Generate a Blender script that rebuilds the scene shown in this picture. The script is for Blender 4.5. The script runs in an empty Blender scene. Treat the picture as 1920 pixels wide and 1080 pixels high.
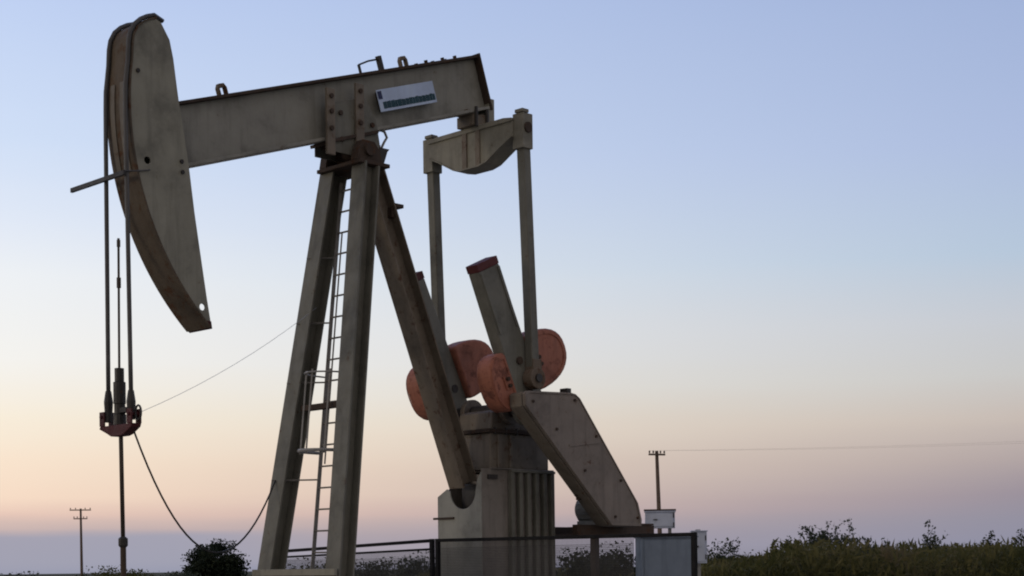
import bpy, bmesh, math, random
from mathutils import Vector, Matrix
from mathutils.geometry import tessellate_polygon
import numpy as np

random.seed(7)
RNG = np.random.default_rng(11)
S = bpy.context.scene
COL = S.collection
V = Vector
R = math.radians

# ------------------------------------------------------------------ camera frame
YAW = R(45.5)
RIGHT = V((math.cos(YAW), -math.sin(YAW), 0))
FWD = V((math.sin(YAW), math.cos(YAW), 0))
CAM = V((-13.691, -16.456, 1.1))


def field(depth, lateral, z=0.0):
    """a spot on the land: metres ahead of the viewpoint and metres to its right"""
    p = CAM + FWD * depth + RIGHT * lateral
    return V((p.x, p.y, z))


# ------------------------------------------------------------------ object helpers
def tag(o, label=None, cat=None, group=None, kind=None):
    if label: o['label'] = label
    if cat: o['category'] = cat
    if group: o['group'] = group
    if kind: o['kind'] = kind
    return o


def wpos(o):
    p = V((0, 0, 0))
    while o is not None:
        p = p + o.location
        o = o.parent
    return p


def thing(name, loc, label, cat, group=None):
    o = bpy.data.objects.new(name, None)
    o.empty_display_size = 0.3
    COL.objects.link(o)
    o.location = loc
    return tag(o, label, cat, group)


class MB:
    def __init__(self):
        self.v = []
        self.f = []

    def add(self, vs, fs):
        n = len(self.v)
        self.v += [V(p) for p in vs]
        self.f += [tuple(i + n for i in f) for f in fs]
        return self

    def box(self, lo, hi):
        x0, y0, z0 = lo
        x1, y1, z1 = hi
        vs = [(x0, y0, z0), (x1, y0, z0), (x1, y1, z0), (x0, y1, z0), (x0, y0, z1), (x1, y0, z1), (x1, y1, z1), (x0, y1, z1)]
        return self.add(vs, [(3, 2, 1, 0), (4, 5, 6, 7), (0, 1, 5, 4), (1, 2, 6, 5), (2, 3, 7, 6), (3, 0, 4, 7)])

    def bar(self, p0, p1, a, b, side=(0, 1, 0)):
        """rectangular bar p0-p1; a = size along 'side', b = size across it"""
        p0, p1 = V(p0), V(p1)
        d = (p1 - p0).normalized()
        s = V(side)
        s = (s - d * s.dot(d)).normalized()
        t = d.cross(s)
        vs = []
        for p in (p0, p1):
            for i, j in ((-1, -1), (1, -1), (1, 1), (-1, 1)):
                vs.append(p + s * (a / 2 * i) + t * (b / 2 * j))
        return self.add(vs, [(3, 2, 1, 0), (4, 5, 6, 7), (0, 1, 5, 4), (1, 2, 6, 5), (2, 3, 7, 6), (3, 0, 4, 7)])

    def hsec(self, p0, p1, w, dep, tf=0.022, tw=0.016, side=(0, 1, 0)):
        """wide-flange member: flanges of width w along 'side', depth dep"""
        p0, p1 = V(p0), V(p1)
        d = (p1 - p0).normalized()
        s = V(side)
        s = (s - d * s.dot(d)).normalized()
        t = d.cross(s)
        o = t * (dep / 2 - tf / 2)
        self.bar(p0 + o, p1 + o, w, tf, side)
        self.bar(p0 - o, p1 - o, w, tf, side)
        self.bar(p0, p1, tw, dep - 2 * tf, side)
        return self

    def tube(self, pts, r, n=8, caps=True):
        pts = [V(p) for p in pts]
        rr = r if isinstance(r, (list, tuple)) else [r] * len(pts)
        d0 = (pts[1] - pts[0]).normalized()
        ref = V((0, 0, 1)) if abs(d0.z) < 0.9 else V((1, 0, 0))
        a = d0.cross(ref).normalized()
        vs, fs = [], []
        for i, p in enumerate(pts):
            d = (pts[min(i + 1, len(pts) - 1)] - pts[max(i - 1, 0)]).normalized()
            a = (a - d * a.dot(d)).normalized()
            b = d.cross(a)
            for k in range(n):
                q = 2 * math.pi * k / n
                vs.append(p + a * (rr[i] * math.cos(q)) + b * (rr[i] * math.sin(q)))
        for i in range(len(pts) - 1):
            for k in range(n):
                k2 = (k + 1) % n
                fs.append((i * n + k, i * n + k2, (i + 1) * n + k2, (i + 1) * n + k))
        if caps:
            fs.append(tuple(reversed(range(n))))
            fs.append(tuple((len(pts) - 1) * n + k for k in range(n)))
        return self.add(vs, fs)

    def prism(self, poly, to3, t0, t1, holes=()):
        """2-D outline with holes, extruded from t0 to t1; to3(a, b, t) -> point"""
        loops = [list(poly)] + [list(h) for h in holes]
        flat = [p for l in loops for p in l]
        tris = tessellate_polygon([[V((a, b, 0)) for a, b in l] for l in loops]) if holes else None
        n = len(flat)
        vs = [to3(a, b, t0) for a, b in flat] + [to3(a, b, t1) for a, b in flat]
        fs = []
        if tris is None:
            fs += [tuple(range(n)), tuple(reversed(range(n, 2 * n)))]
        else:
            fs += [tuple(t) for t in tris] + [tuple(n + i for i in reversed(t)) for t in tris]
        k = 0
        for l in loops:
            m = len(l)
            for i in range(m):
                j = (i + 1) % m
                fs.append((k + i, k + j, n + k + j, n + k + i))
            k += m
        return self.add(vs, fs)

    def build(self, name, mat, parent=None, bevel=0.0, smooth=False, origin=None):
        lo = V([min(p[i] for p in self.v) for i in range(3)])
        hi = V([max(p[i] for p in self.v) for i in range(3)])
        c = V(origin) if origin is not None else (lo + hi) / 2
        me = bpy.data.meshes.new(name)
        me.from_pydata([p - c for p in self.v], [], self.f)
        bm = bmesh.new()
        bm.from_mesh(me)
        bmesh.ops.recalc_face_normals(bm, faces=bm.faces)
        bm.to_mesh(me)
        bm.free()
        me.materials.append(mat)
        o = bpy.data.objects.new(name, me)
        COL.objects.link(o)
        if parent is not None:
            o.parent = parent
            o.location = c - wpos(parent)
        else:
            o.location = c
        if smooth:
            for p in me.polygons: p.use_smooth = len(p.vertices) < 6
        if bevel:
            b = o.modifiers.new('bevel', 'BEVEL')
            b.width = bevel
            b.segments = 2
            b.limit_method = 'ANGLE'
            b.angle_limit = R(40)
        return o


XZ = lambda a, b, t: V((a, t, b))
YZ = lambda a, b, t: V((t, a, b))


def circ(cx, cz, r, n=20, a0=0.0, a1=2 * math.pi, full=True):
    m = n if full else n + 1
    return [(cx + r * math.cos(a0 + (a1 - a0) * k / n), cz + r * math.sin(a0 + (a1 - a0) * k / n)) for k in range(m)]


# ------------------------------------------------------------------ materials
def new_mat(name):
    m = bpy.data.materials.new(name)
    m.use_nodes = True
    nt = m.node_tree
    b = nt.nodes['Principled BSDF']
    return m, nt, b


def ramp(nt, fac, stops):
    r = nt.nodes.new('ShaderNodeValToRGB')
    e = r.color_ramp.elements
    while len(e) > 1: e.remove(e[-1])
    e[0].position = stops[0][0]
    e[0].color = stops[0][1]
    for p, c in stops[1:]:
        k = e.new(p)
        k.color = c
    nt.links.new(fac, r.inputs['Fac'])
    return r


def noise(nt, vec, scale, detail=5, rough=0.6, stretch=None):
    if stretch:
        mp = nt.nodes.new('ShaderNodeMapping')
        mp.inputs['Scale'].default_value = stretch
        nt.links.new(vec, mp.inputs['Vector'])
        vec = mp.outputs['Vector']
    n = nt.nodes.new('ShaderNodeTexNoise')
    n.inputs['Scale'].default_value = scale
    n.inputs['Detail'].default_value = detail
    n.inputs['Roughness'].default_value = rough
    nt.links.new(vec, n.inputs['Vector'])
    return n.outputs['Fac']


def mixc(nt, fac, a, b):
    m = nt.nodes.new('ShaderNodeMix')
    m.data_type = 'RGBA'
    for sock, v in ((m.inputs[6], a), (m.inputs[7], b)):
        if isinstance(v, tuple): sock.default_value = v
        else: nt.links.new(v, sock)
    nt.links.new(fac, m.inputs[0])
    return m.outputs[2]


def g(v): return (v, v, v, 1)


def paint(name, base, rust=(0.10, 0.045, 0.02), amount=0.5, dirt=0.6, rough=0.55, seed=0.0, bump=0.12):
    """weathered paint: mottling, run streaks, rust blooms"""
    m, nt, b = new_mat(name)
    geo = nt.nodes.new('ShaderNodeNewGeometry')
    off = nt.nodes.new('ShaderNodeVectorMath')
    off.operation = 'ADD'
    off.inputs[1].default_value = (seed, seed * 1.7, seed * 0.6)
    nt.links.new(geo.outputs['Position'], off.inputs[0])
    vec = off.outputs[0]
    base = tuple(base) + (1,)
    dk = tuple(c * dirt for c in base[:3]) + (1,)
    lt = tuple(min(1, c * 1.22) for c in base[:3]) + (1,)
    n1 = noise(nt, vec, 1.6, 6, 0.65)
    c1 = ramp(nt, n1, [(0.30, dk), (0.48, base), (0.72, lt)]).outputs['Color']
    st = noise(nt, vec, 3.0, 4, 0.6, (3.0, 3.0, 0.28))
    c2 = mixc(nt, ramp(nt, st, [(0.50, g(0)), (0.72, g(0.55))]).outputs['Color'], c1, dk)
    n3 = noise(nt, vec, 5.5, 8, 0.72)
    t = 0.72 - 0.22 * amount
    c3 = mixc(nt, ramp(nt, n3, [(t - 0.03, g(0)), (t + 0.07, g(0.9))]).outputs['Color'], c2, tuple(rust) + (1,))
    nt.links.new(c3, b.inputs['Base Color'])
    rr = ramp(nt, n3, [(0.3, g(rough - 0.1)), (0.7, g(min(1, rough + 0.25)))])
    nt.links.new(rr.outputs['Color'], b.inputs['Roughness'])
    bp = nt.nodes.new('ShaderNodeBump')
    bp.inputs['Strength'].default_value = bump
    bp.inputs['Distance'].default_value = 0.01
    nt.links.new(noise(nt, vec, 30, 4), bp.inputs['Height'])
    nt.links.new(bp.outputs['Normal'], b.inputs['Normal'])
    b.inputs['Specular IOR Level'].default_value = 0.35
    return m


def leafmat(name, stops, scale=3.0):
    m, nt, b = new_mat(name)
    geo = nt.nodes.new('ShaderNodeNewGeometry')
    f = noise(nt, geo.outputs['Position'], scale, 3, 0.7)
    col = ramp(nt, f, stops).outputs['Color']
    nt.links.new(col, b.inputs['Base Color'])
    b.inputs['Roughness'].default_value = 0.75
    b.inputs['Specular IOR Level'].default_value = 0.2
    tr = nt.nodes.new('ShaderNodeBsdfTranslucent')        # daylight coming through the blades
    nt.links.new(col, tr.inputs['Color'])
    mx = nt.nodes.new('ShaderNodeMixShader')
    mx.inputs[0].default_value = 0.38
    nt.links.new(b.outputs[0], mx.inputs[1])
    nt.links.new(tr.outputs[0], mx.inputs[2])
    nt.links.new(mx.outputs[0], nt.nodes['Material Output'].inputs['Surface'])
    return m


TAN = (0.285, 0.275, 0.222)
M = {}
M['tan'] = paint('weathered_tan_paint', TAN, amount=0.30)
M['tan_beam'] = paint('weathered_tan_beam_paint', (0.285, 0.282, 0.245), amount=0.26, dirt=0.58, seed=4.0)
M['tan_head'] = paint('weathered_tan_head_paint', (0.295, 0.29, 0.235), amount=0.24, dirt=0.58, seed=9.0)
M['tan_leg'] = paint('weathered_tan_leg_paint', (0.18, 0.178, 0.148), amount=0.35, seed=13.0)
M['tan_rusty'] = paint('rusty_tan_paint', (0.17, 0.135, 0.10), amount=0.75, seed=17.0, rough=0.7)
M['rear'] = paint('brown_weathered_paint', (0.21, 0.178, 0.138), amount=0.6, seed=21.0)
M['crank'] = paint('grey_green_crank_paint', (0.20, 0.20, 0.17), amount=0.25, seed=25.0)
M['gear'] = paint('oily_brown_housing_paint', (0.20, 0.175, 0.142), amount=0.55, seed=29.0)
M['ped'] = paint('pedestal_paint', (0.245, 0.222, 0.195), amount=0.25, seed=33.0)
M['ped_front'] = paint('pale_pedestal_plate_paint', (0.34, 0.345, 0.31), amount=0.15, seed=34.0)
M['guard'] = paint('belt_guard_paint', (0.245, 0.212, 0.182), amount=0.42, seed=37.0)
M['orange'] = paint('faded_orange_red_paint', (0.40, 0.155, 0.10), rust=(0.17, 0.065, 0.045), amount=0.75, dirt=0.6, seed=41.0)
M['red'] = paint('dark_red_paint', (0.115, 0.03, 0.03), amount=0.5, seed=45.0)
M['bar_red'] = paint('dark_red_carrier_paint', (0.085, 0.018, 0.02), amount=0.3, seed=47.0)
M['dark'] = paint('dark_greasy_steel', (0.045, 0.042, 0.04), amount=0.3, seed=49.0, rough=0.45)
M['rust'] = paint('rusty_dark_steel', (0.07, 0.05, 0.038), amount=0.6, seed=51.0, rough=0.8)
M['black'] = paint('black_guard_paint', (0.007, 0.007, 0.008), amount=0.0, seed=53.0, rough=0.8)
M['rope'] = paint('wire_rope_steel', (0.10, 0.10, 0.10), amount=0.0, seed=55.0, rough=0.4, bump=0.0)
M['galv'] = paint('galvanised_steel', (0.34, 0.34, 0.33), amount=0.15, seed=57.0, rough=0.5)
M['face'] = paint('rusty_shaded_face_paint', (0.125, 0.10, 0.072), amount=0.7, seed=18.0, rough=0.75)  # rust brown, also darkened to carry the shade of the undercut face
M['guide'] = paint('dull_rope_guide_paint', (0.17, 0.15, 0.12), amount=0.5, seed=19.0)
M['ladder'] = paint('dull_ladder_steel', (0.25, 0.24, 0.22), amount=0.3, seed=56.0)
M['rod'] = paint('dark_smooth_rod_steel', (0.085, 0.07, 0.058), amount=0.0, seed=20.0, bump=0.0)
M['mesh'] = paint('grey_mesh_wire', (0.06, 0.06, 0.062), amount=0.1, seed=58.0)
M['sign'] = paint('pale_sign_board', (0.56, 0.69, 0.92), rust=(0.4, 0.42, 0.45), amount=0.1, dirt=0.85, seed=59.0, rough=0.4)
M['teal'] = paint('dark_teal_sign_ink', (0.02, 0.075, 0.10), rust=(0.03, 0.09, 0.11), amount=0.1, seed=61.0)
M['navy'] = paint('navy_sign_ink', (0.03, 0.04, 0.11), rust=(0.04, 0.05, 0.1), amount=0.1, seed=63.0)
M['cabinet'] = paint('blue_grey_cabinet_paint', (0.20, 0.25, 0.32), rust=(0.16, 0.17, 0.19), amount=0.2, seed=65.0)
M['pale'] = paint('pale_grey_cabinet_paint', (0.52, 0.58, 0.70), rust=(0.4, 0.42, 0.46), amount=0.1, dirt=0.85, seed=67.0)
M['motor'] = paint('grey_motor_paint', (0.23, 0.23, 0.215), amount=0.3, seed=69.0)
M['wood'] = paint('weathered_pole_wood', (0.16, 0.12, 0.10), rust=(0.09, 0.07, 0.06), amount=0.4, seed=71.0, rough=0.85)
M['porcelain'] = paint('brown_insulator_glaze', (0.08, 0.05, 0.04), amount=0.1, seed=73.0, rough=0.3)
M['hose'] = paint('black_cable_rubber', (0.04, 0.038, 0.035), amount=0.1, seed=75.0)

# ------------------------------------------------------------------ THE PUMP JACK
pj = thing('pump_jack', (0, 0, 0), 'large weathered tan oil pump jack with raised tail and orange red counterweights', 'pump jack')

# --- walking beam (its own axes: u along the beam, v square to it, hinged at the saddle)
BA = R(18.35)
PIV = V((0, 0, 6.6))


def bf(u, y, v):
    return PIV + V((u * math.cos(BA) - v * math.sin(BA), y, u * math.sin(BA) + v * math.cos(BA)))


BUV = lambda a, b, t: bf(a, t, b)
mb = MB()
V0, V1 = 0.254, 1.018
mb.prism([(-2.95, V0), (2.70, V0), (2.70, V0 + 0.04), (-2.95, V0 + 0.04)], BUV, -0.175, 0.175)
mb.prism([(-2.95, V0 + 0.04), (2.70, V0 + 0.04), (2.70, V1 - 0.04), (-2.95, V1 - 0.04)], BUV, -0.075, 0.075)
beam = mb.build('walking_beam', M['tan_beam'], pj, bevel=0.006)
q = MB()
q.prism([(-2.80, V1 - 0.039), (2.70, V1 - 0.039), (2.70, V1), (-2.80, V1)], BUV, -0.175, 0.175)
q.build('top_flange', M['rust'], beam, bevel=0.006)  # darker colour than the rest of the beam
# bolted splice plate and tail end plate
q = MB()
q.prism([(2.703, V0 - 0.02), (2.735, V0 - 0.02), (2.735, V1 + 0.015), (2.703, V1 + 0.015)], BUV, -0.19, 0.19)
q.build('end_plate', M['rust'], beam, bevel=0.004)
# lifting lugs on the top flange
for u in (-1.79, 1.38):
    q = MB()
    for du in (-0.055, 0.055):
        q.prism([(u + du - 0.017, V1 + 0.001), (u + du + 0.017, V1 + 0.001), (u + du + 0.017, V1 + 0.10), (u + du - 0.017, V1 + 0.10)], BUV, -0.03, 0.03)
    q.prism([(u - 0.072, V1 + 0.10), (u + 0.072, V1 + 0.10), (u + 0.04, V1 + 0.15), (u - 0.04, V1 + 0.15)], BUV, -0.03, 0.03)
    q.build('lifting_lug', M['tan_rusty'], beam, bevel=0.004)
# hand rail bracket over the saddle
q = MB()
q.prism([(0.55, V1 + 0.002), (0.55, V1 + 0.13), (0.58, V1 + 0.13), (0.58, V1 + 0.002)], BUV, -0.015, 0.015)
q.tube([bf(0.565, 0, V1 + 0.125), bf(0.75, 0, V1 + 0.155), bf(0.94, 0, V1 + 0.16)], 0.014, 6)
q.prism([(0.92, V1 + 0.002), (0.92, V1 + 0.20), (0.985, V1 + 0.20), (0.985, V1 + 0.002)], BUV, -0.03, 0.03)
q.build('top_bracket', M['dark'], beam, bevel=0.003)
# bolts of the tail bearing coming up through the flange
for u in (1.72, 2.05, 2.30):
    for y in (-0.10, 0.10):
        q = MB()
        q.tube([bf(u, y, V1 - 0.005), bf(u, y, V1 + 0.04)], 0.026, 8)
        q.build('bolt', M['rust'], beam)

# sign plate hung on the near side of the beam
sq = MB()
SU0, SU1, SV0, SV1 = 0.575, 1.655, 0.475, 0.765
sq.prism([(SU0, SV0), (SU1, SV0), (SU1, SV1), (SU0, SV1)], BUV, -0.198, -0.186)
sign = sq.build('sign_plate', M['sign'], pj, bevel=0.002)
q = MB()
x = SU0 + 0.07
rs = random.Random(5)
while x < SU1 - 0.06:            # one line of blocky lettering too blurred to read
    w = rs.uniform(0.045, 0.075)
    q.prism([(x, SV0 + 0.035), (x + w, SV0 + 0.035), (x + w, SV0 + rs.uniform(0.112, 0.132)), (x, SV0 + 0.122)], BUV, -0.2015, -0.1990)
    x += w + 0.006
q.build('lettering', M['teal'], sign)
q = MB()
q.prism([(SU0 + 0.012, SV1 - 0.125), (SU0 + 0.085, SV1 - 0.125), (SU0 + 0.085, SV1 - 0.02), (SU0 + 0.012, SV1 - 0.02)], BUV, -0.2015, -0.1990)
q.build('emblem', M['navy'], sign)
for u in (SU0 + 0.10, SU1 - 0.10):
    q = MB()
    q.prism([(u - 0.02, SV0 + 0.02), (u + 0.02, SV0 + 0.02), (u + 0.02, SV1 - 0.02), (u - 0.02, SV1 - 0.02)], BUV, -0.185, -0.078)
    q.build('sign_bracket', M['rust'], sign)

# --- horse head: hollow, two side plates, curved face plate, top cap
AR = 3.49
ACZ = 6.60


def arc(r, d0, d1, n):
    return [(-r * math.cos(R(d0 + (d1 - d0) * k / n)), ACZ + r * math.sin(R(d0 + (d1 - d0) * k / n))) for k in range(n + 1)]


CRN = [(-3.452, 7.10), (-3.442, 7.29), (-3.424, 7.39), (-3.375, 7.485), (-3.30, 7.555), (-3.215, 7.605), (-3.125, 7.64)]


def grow(d):
    """the top corner of the head pushed out square to itself by d"""
    out = []
    for i, (x, z) in enumerate(CRN):
        x0, z0 = CRN[max(0, i - 1)]
        x1, z1 = CRN[min(len(CRN) - 1, i + 1)]
        l = math.hypot(x1 - x0, z1 - z0)
        out.append((x - (z1 - z0) / l * d, z + (x1 - x0) / l * d))
    return out


face = arc(AR, -46.2, 5, 26)                              # toe upwards
top = CRN + [(-3.06, 7.61), (-2.944, 7.431), (-2.895, 7.22), (-2.848, 6.88), (-2.82, 6.694),
       (-2.758, 6.355), (-2.688, 5.932), (-2.62, 5.417), (-2.55, 4.977), (-2.458, 4.408), (-2.395, 4.06)]
outline = face + top
hd = thing('_tmp', (0, 0, 0), None, None)
bpy.data.objects.remove(hd)
q = MB()
hn = [circ(-3.27, 5.945, 0.045, 14), circ(-2.525, 4.30, 0.042, 14)]
q.prism(outline, XZ, -0.235, -0.215, hn)
q.prism(outline, XZ, 0.215, 0.235, [hn[0]])
q.box((-2.955, -0.214, 5.98), (-2.93, 0.214, 6.68))      # diaphragm where the beam enters
q.box((-3.33, -0.214, 5.80), (-3.30, 0.214, 6.1))
head = q.build('horse_head', M['tan_head'], pj, bevel=0.003)
fp = arc(AR + 0.022, -46.3, 5, 30) + grow(0.022)
fi = arc(AR + 0.001, -46.3, 5, 30) + grow(0.001)
q = MB()
n = len(fp)
vs = [V((x, y, z)) for y in (-0.250, 0.250) for (x, z) in fp + fi]
fs = []
m2 = 2 * n
for i in range(n - 1):
    fs += [(i, i + 1, m2 + i + 1, m2 + i), (n + i, m2 + n + i, m2 + n + i + 1, n + i + 1), (i, n + i, n + i + 1, i + 1), (m2 + i, m2 + i + 1, m2 + n + i + 1, m2 + n + i)]
fs += [(0, m2, m2 + n, n), (n - 1, 2 * n - 1, m2 + 2 * n - 1, m2 + n - 1)]
q.add(vs, fs)
fplate = q.build('face_plate', M['face'], head)
for y in (-0.10, 0.10):                                   # guide strips that keep the ropes in their grooves
    q = MB()
    st = arc(AR + 0.036, -13, 4, 16)
    si = arc(AR + 0.0235, -13, 4, 16)
    k = len(st)
    vs = [V((x, y + dy, z)) for dy in (-0.045, 0.045) for (x, z) in st + si]
    fs = []
    for i in range(k - 1):
        fs += [(i, i + 1, 2 * k + i + 1, 2 * k + i), (i, k + i, k + i + 1, i + 1), (2 * k + i, 2 * k + i + 1, 3 * k + i + 1, 3 * k + i)]
    q.add(vs, fs)
    q.build('rope_guide', M['guide'], head)
q = MB()                                                  # painted toe of the head
q.prism([(-2.418, 4.066), (-2.388, 4.05), (-2.402, 4.14), (-2.475, 4.14)], XZ, -0.2385, 0.2385)
q.build('toe_plate', M['bar_red'], head)
q = MB()
q.tube([(-3.07, -0.2, 7.645), (-3.07, 0.2, 7.645)], 0.045, 8)
q.build('rope_anchor', M['dark'], head)
for (x, z) in ((-2.80, 6.01), (-2.79, 5.885), (-3.388, 6.975)):
    q = MB()
    q.tube([(x, -0.236, z), (x, -0.256, z)], 0.026, 6)
    q.build('bolt', M['dark'], head)  # the lower dark studs stand in for small holes
q = MB()                                                  # bar that keeps the ropes on the head
q.bar((-3.60, 0.92, 5.735), (-3.60, -0.27, 5.74), 0.055, 0.035, (0, 0, 1))
q.build('rope_keeper_bar', M['dark'], head, bevel=0.004)
q = MB()
q.tube([(-3.60, -0.262, 5.76), (-3.42, -0.262, 5.79), (-3.25, -0.255, 5.83)], 0.009, 6)
q.build('keeper_wire', M['rope'], head)


# --- sampson post
def legp(s, z):
    """axis of a front leg at height z; s = -1 near leg, +1 far leg"""
    t = (z - 1.04) / (6.54 - 1.04)
    return V((-0.82 + 0.84 * t, s * (0.692 - 0.365 * t) + (0.06 * (1 - t) if s > 0 else 0.0), z))


for s in (-1, 1):
    q = MB()
    q.hsec(legp(s, 0.35), legp(s, 6.42), 0.28, 0.25, 0.028, 0.02)
    leg = q.build('front_leg', M['tan_leg'], pj, bevel=0.003)
    q = MB()
    b = legp(s, 0.35)
    q.box((b.x - 0.24, b.y - 0.22, 0.322), (b.x + 0.24, b.y + 0.22, 0.349))
    q.build('foot_plate', M['rust'], leg)
q = MB()
RL = lambda z: V((0.50 - 0.4035 * (z - 6.07), 0, z))
q.hsec(RL(2.29), RL(6.45), 0.30, 0.30, 0.024, 0.02)
rear = q.build('rear_leg', M['rear'], pj, bevel=0.003)
q = MB()
a = RL(6.05)
q.box((a.x + 0.16, -0.13, a.z - 0.03), (a.x + 0.33, 0.13, a.z + 0.02))
q.box((a.x + 0.14, -0.10, a.z - 0.17), (a.x + 0.23, 0.10, a.z - 0.032))
q.build('brace_clip', M['rust'], rear, bevel=0.004)

# cross members between the front legs
for z, hgt, mm, name in ((1.085, 0.08, 'galv', 'cross_beam'), (3.25, 0.075, 'rust', 'cross_beam')):
    a, b = legp(1, z), legp(-1, z)
    q = MB()
    if z < 2:
        q.box((a.x - 0.20, b.y - 0.13, z - 0.05), (a.x - 0.15, a.y + 0.15, z + 0.035))
    else:
        q.bar((a.x, a.y - 0.15, z), (b.x, b.y + 0.15, z), hgt, 0.10, (0, 0, 1))
    q.build(name, M['tan'] if z < 2 else M['rust'], pj, bevel=0.004)

# top cap, saddle bearing
q = MB()
q.box((-0.20, -0.45, 6.42), (0.32, 0.45, 6.47))
cap = q.build('post_cap', M['rust'], pj, bevel=0.006)
q = MB()
q.prism([(0.36, 6.471), (0.46, 6.471), (0.56, 6.74), (0.60, 6.78), (0.36, 6.78)], XZ, -0.13, 0.13)
q.build('top_gusset', M['dark'], cap, bevel=0.006)
q = MB()
for s in (-1, 1):
    q.prism([(-0.20, 6.471), (0.24, 6.471), (0.20, 6.62), (0.10, 6.74), (-0.10, 6.74), (-0.17, 6.62)], XZ, s * 0.26, s * 0.40)
q.tube([(0, -0.44, 6.62), (0, 0.44, 6.62)], 0.085, 16)
q.box((-0.34, -0.17, 6.66), (0.40, 0.17, 6.80))
brg = q.build('saddle_bearing', M['rust'], pj, bevel=0.006)
q = MB()
q.prism([(-0.42, V0 - 0.045), (0.40, V0 - 0.045), (0.40, V0 - 0.002), (-0.42, V0 - 0.002)], BUV, -0.24, 0.24)
q.build('sole_plate', M['rust'], brg, bevel=0.003)
for s in (-1, 1):                                         # side plates rising from the post head over the beam
    q = MB()
    q.prism([(-0.43, 6.56), (0.30, 6.56), (0.36, 6.80), (0.30, 7.10), (0.10, 7.36), (-0.43, 7.20)], XZ, s * 0.186, s * 0.203)
    sp = q.build('side_plate', M['tan_leg'], brg, bevel=0.004)
    for x, zz in ((-0.30, 6.74), (-0.05, 6.70), (0.20, 6.76), (0.22, 7.02), (-0.32, 7.08)):
        q = MB()
        q.tube([(x, s * 0.204, zz), (x, s * 0.232, zz)], 0.034, 6)
        q.build('bolt', M['rust'], sp)
for s in (-1, 1):                                         # upright brackets gripping the beam sides
    for x0, x1, zt in ((-0.57, -0.435, 7.36), (-0.08, 0.06, 7.52)):
        q = MB()
        q.box((x0, s * 0.225 - 0.02, 6.50 if s < 0 else 6.80), (x1, s * 0.225 + 0.02, zt))
        br = q.build('side_bracket', M['rear'], brg, bevel=0.005)
        for zz in (zt - 0.10, zt - 0.30, zt - 0.52):
            q = MB()
            q.tube([((x0 + x1) / 2, s * 0.246, zz), ((x0 + x1) / 2, s * 0.272, zz)], 0.032, 6)
            q.build('bolt', M['rust'], br)
q = MB()
q.tube([(0.50, -0.06, 6.78), (0.55, -0.07, 6.88), (0.60, -0.07, 6.95), (0.56, -0.07, 7.02), (0.50, -0.07, 7.03)], 0.018, 8)
q.build('grease_line', M['galv'], brg)

# ladder on the post with a partial safety cage
LX = lambda z: legp(1, z).x + 0.08 + (6.0 - z) * 0.042
LY0, LY1 = 0.235, -0.195
q = MB()
for y in (LY0, LY1):
    q.bar((LX(0.6), y, 0.6), (LX(6.3), y, 6.3), 0.016, 0.055, (0, 1, 0))
rails = q.build('ladder_rails', M['ladder'], pj)
z = 0.765
while z < 6.2:
    q = MB()
    q.tube([(LX(z), LY0 - 0.008, z), (LX(z), LY1 + 0.008, z)], 0.013, 6)
    q.build('rung', M['ladder'], rails)
    z += 0.285
for z in (2.66, 3.68):
    q = MB()
    cx, cy = LX(z) - 0.02, (LY0 + LY1) / 2
    pts = [(cx + 0.06, LY0 + 0.10, z)] + [(cx - 0.46 * math.sin(R(k)), cy + 0.31 * math.cos(R(k)), z + 0.0) for k in range(15, 166, 15)] + [(cx + 0.06, LY1 - 0.10, z)]
    rad = 0.024 if z < 3 else 0.012
    q.tube(pts, rad, 6)
    q.build('cage_hoop', M['galv'], rails)
for k in (52, 100, 140):
    q = MB()
    dx, dy = -0.445 * math.sin(R(k)), 0.297 * math.cos(R(k))
    cy = (LY0 + LY1) / 2
    q.bar((LX(2.62) - 0.02 + dx, cy + dy, 2.62), (LX(3.72) - 0.02 + dx, cy + dy, 3.72), 0.03, 0.006, (0, 1, 0))
    q.build('cage_strap', M['ladder'], rails)
q = MB()
q.tube([(LX(2.5) - 0.05, 0.08, 2.5), (LX(5.6) - 0.05, 0.08, 5.6)], 0.011, 6)
q.build('safety_cable', M['ladder'], rails)
for z in (2.30, 5.28, 4.40, 3.60):
    q = MB()
    q.tube([(legp(1, z).x - 0.155, legp(1, z).y + 0.10, z), (LX(z), LY0, z)], 0.012, 6)
    q.build('ladder_bracket', M['ladder'], rails)

# --- tail bearing, equalizer, pitman arms
EX = 2.36
q = MB()
q.prism(circ(EX, 7.44, 0.15, 20), XZ, -0.16, 0.16)
q.box((EX - 0.22, -0.17, 7.40), (EX + 0.10, 0.17, 7.56))
q.box((EX - 0.30, -0.14, 7.561), (EX - 0.10, 0.14, 7.62))
tb = q.build('tail_bearing', M['rear'], pj, bevel=0.008)
q = MB()
q.box((EX + 0.101, -0.165, 7.36), (EX + 0.21, 0.165, 7.84))
q.build('bearing_strap', M['tan'], tb, bevel=0.005)
for x in (EX - 0.18, EX + 0.04):
    q = MB()
    q.tube([(x, -0.19, 7.38), (x, -0.19, 7.66)], 0.024, 8)
    q.build('bolt', M['dark'], tb)
q = MB()
eqp = [(0.86, 7.35), (0.70, 7.375), (-0.70, 7.375), (-0.86, 7.35), (-0.86, 7.13), (-0.66, 7.04), (-0.34, 6.87), (-0.18, 6.835), (0.18, 6.835), (0.34, 6.87), (0.66, 7.04), (0.86, 7.13)]
q.prism(eqp, YZ, EX - 0.13, EX + 0.13)
q.prism([(y * 1.0, z + (0.022 if z > 7.2 else -0.0)) for y, z in eqp[:4]] + [(-0.86, 7.33), (0.86, 7.33)], YZ, EX - 0.155, EX + 0.155)
low = eqp[4:]
q.prism(low + [(y, z - 0.022) for y, z in reversed(low)], YZ, EX - 0.155, EX + 0.155)
eq = q.build('equalizer', M['tan'], pj, bevel=0.004)
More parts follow.
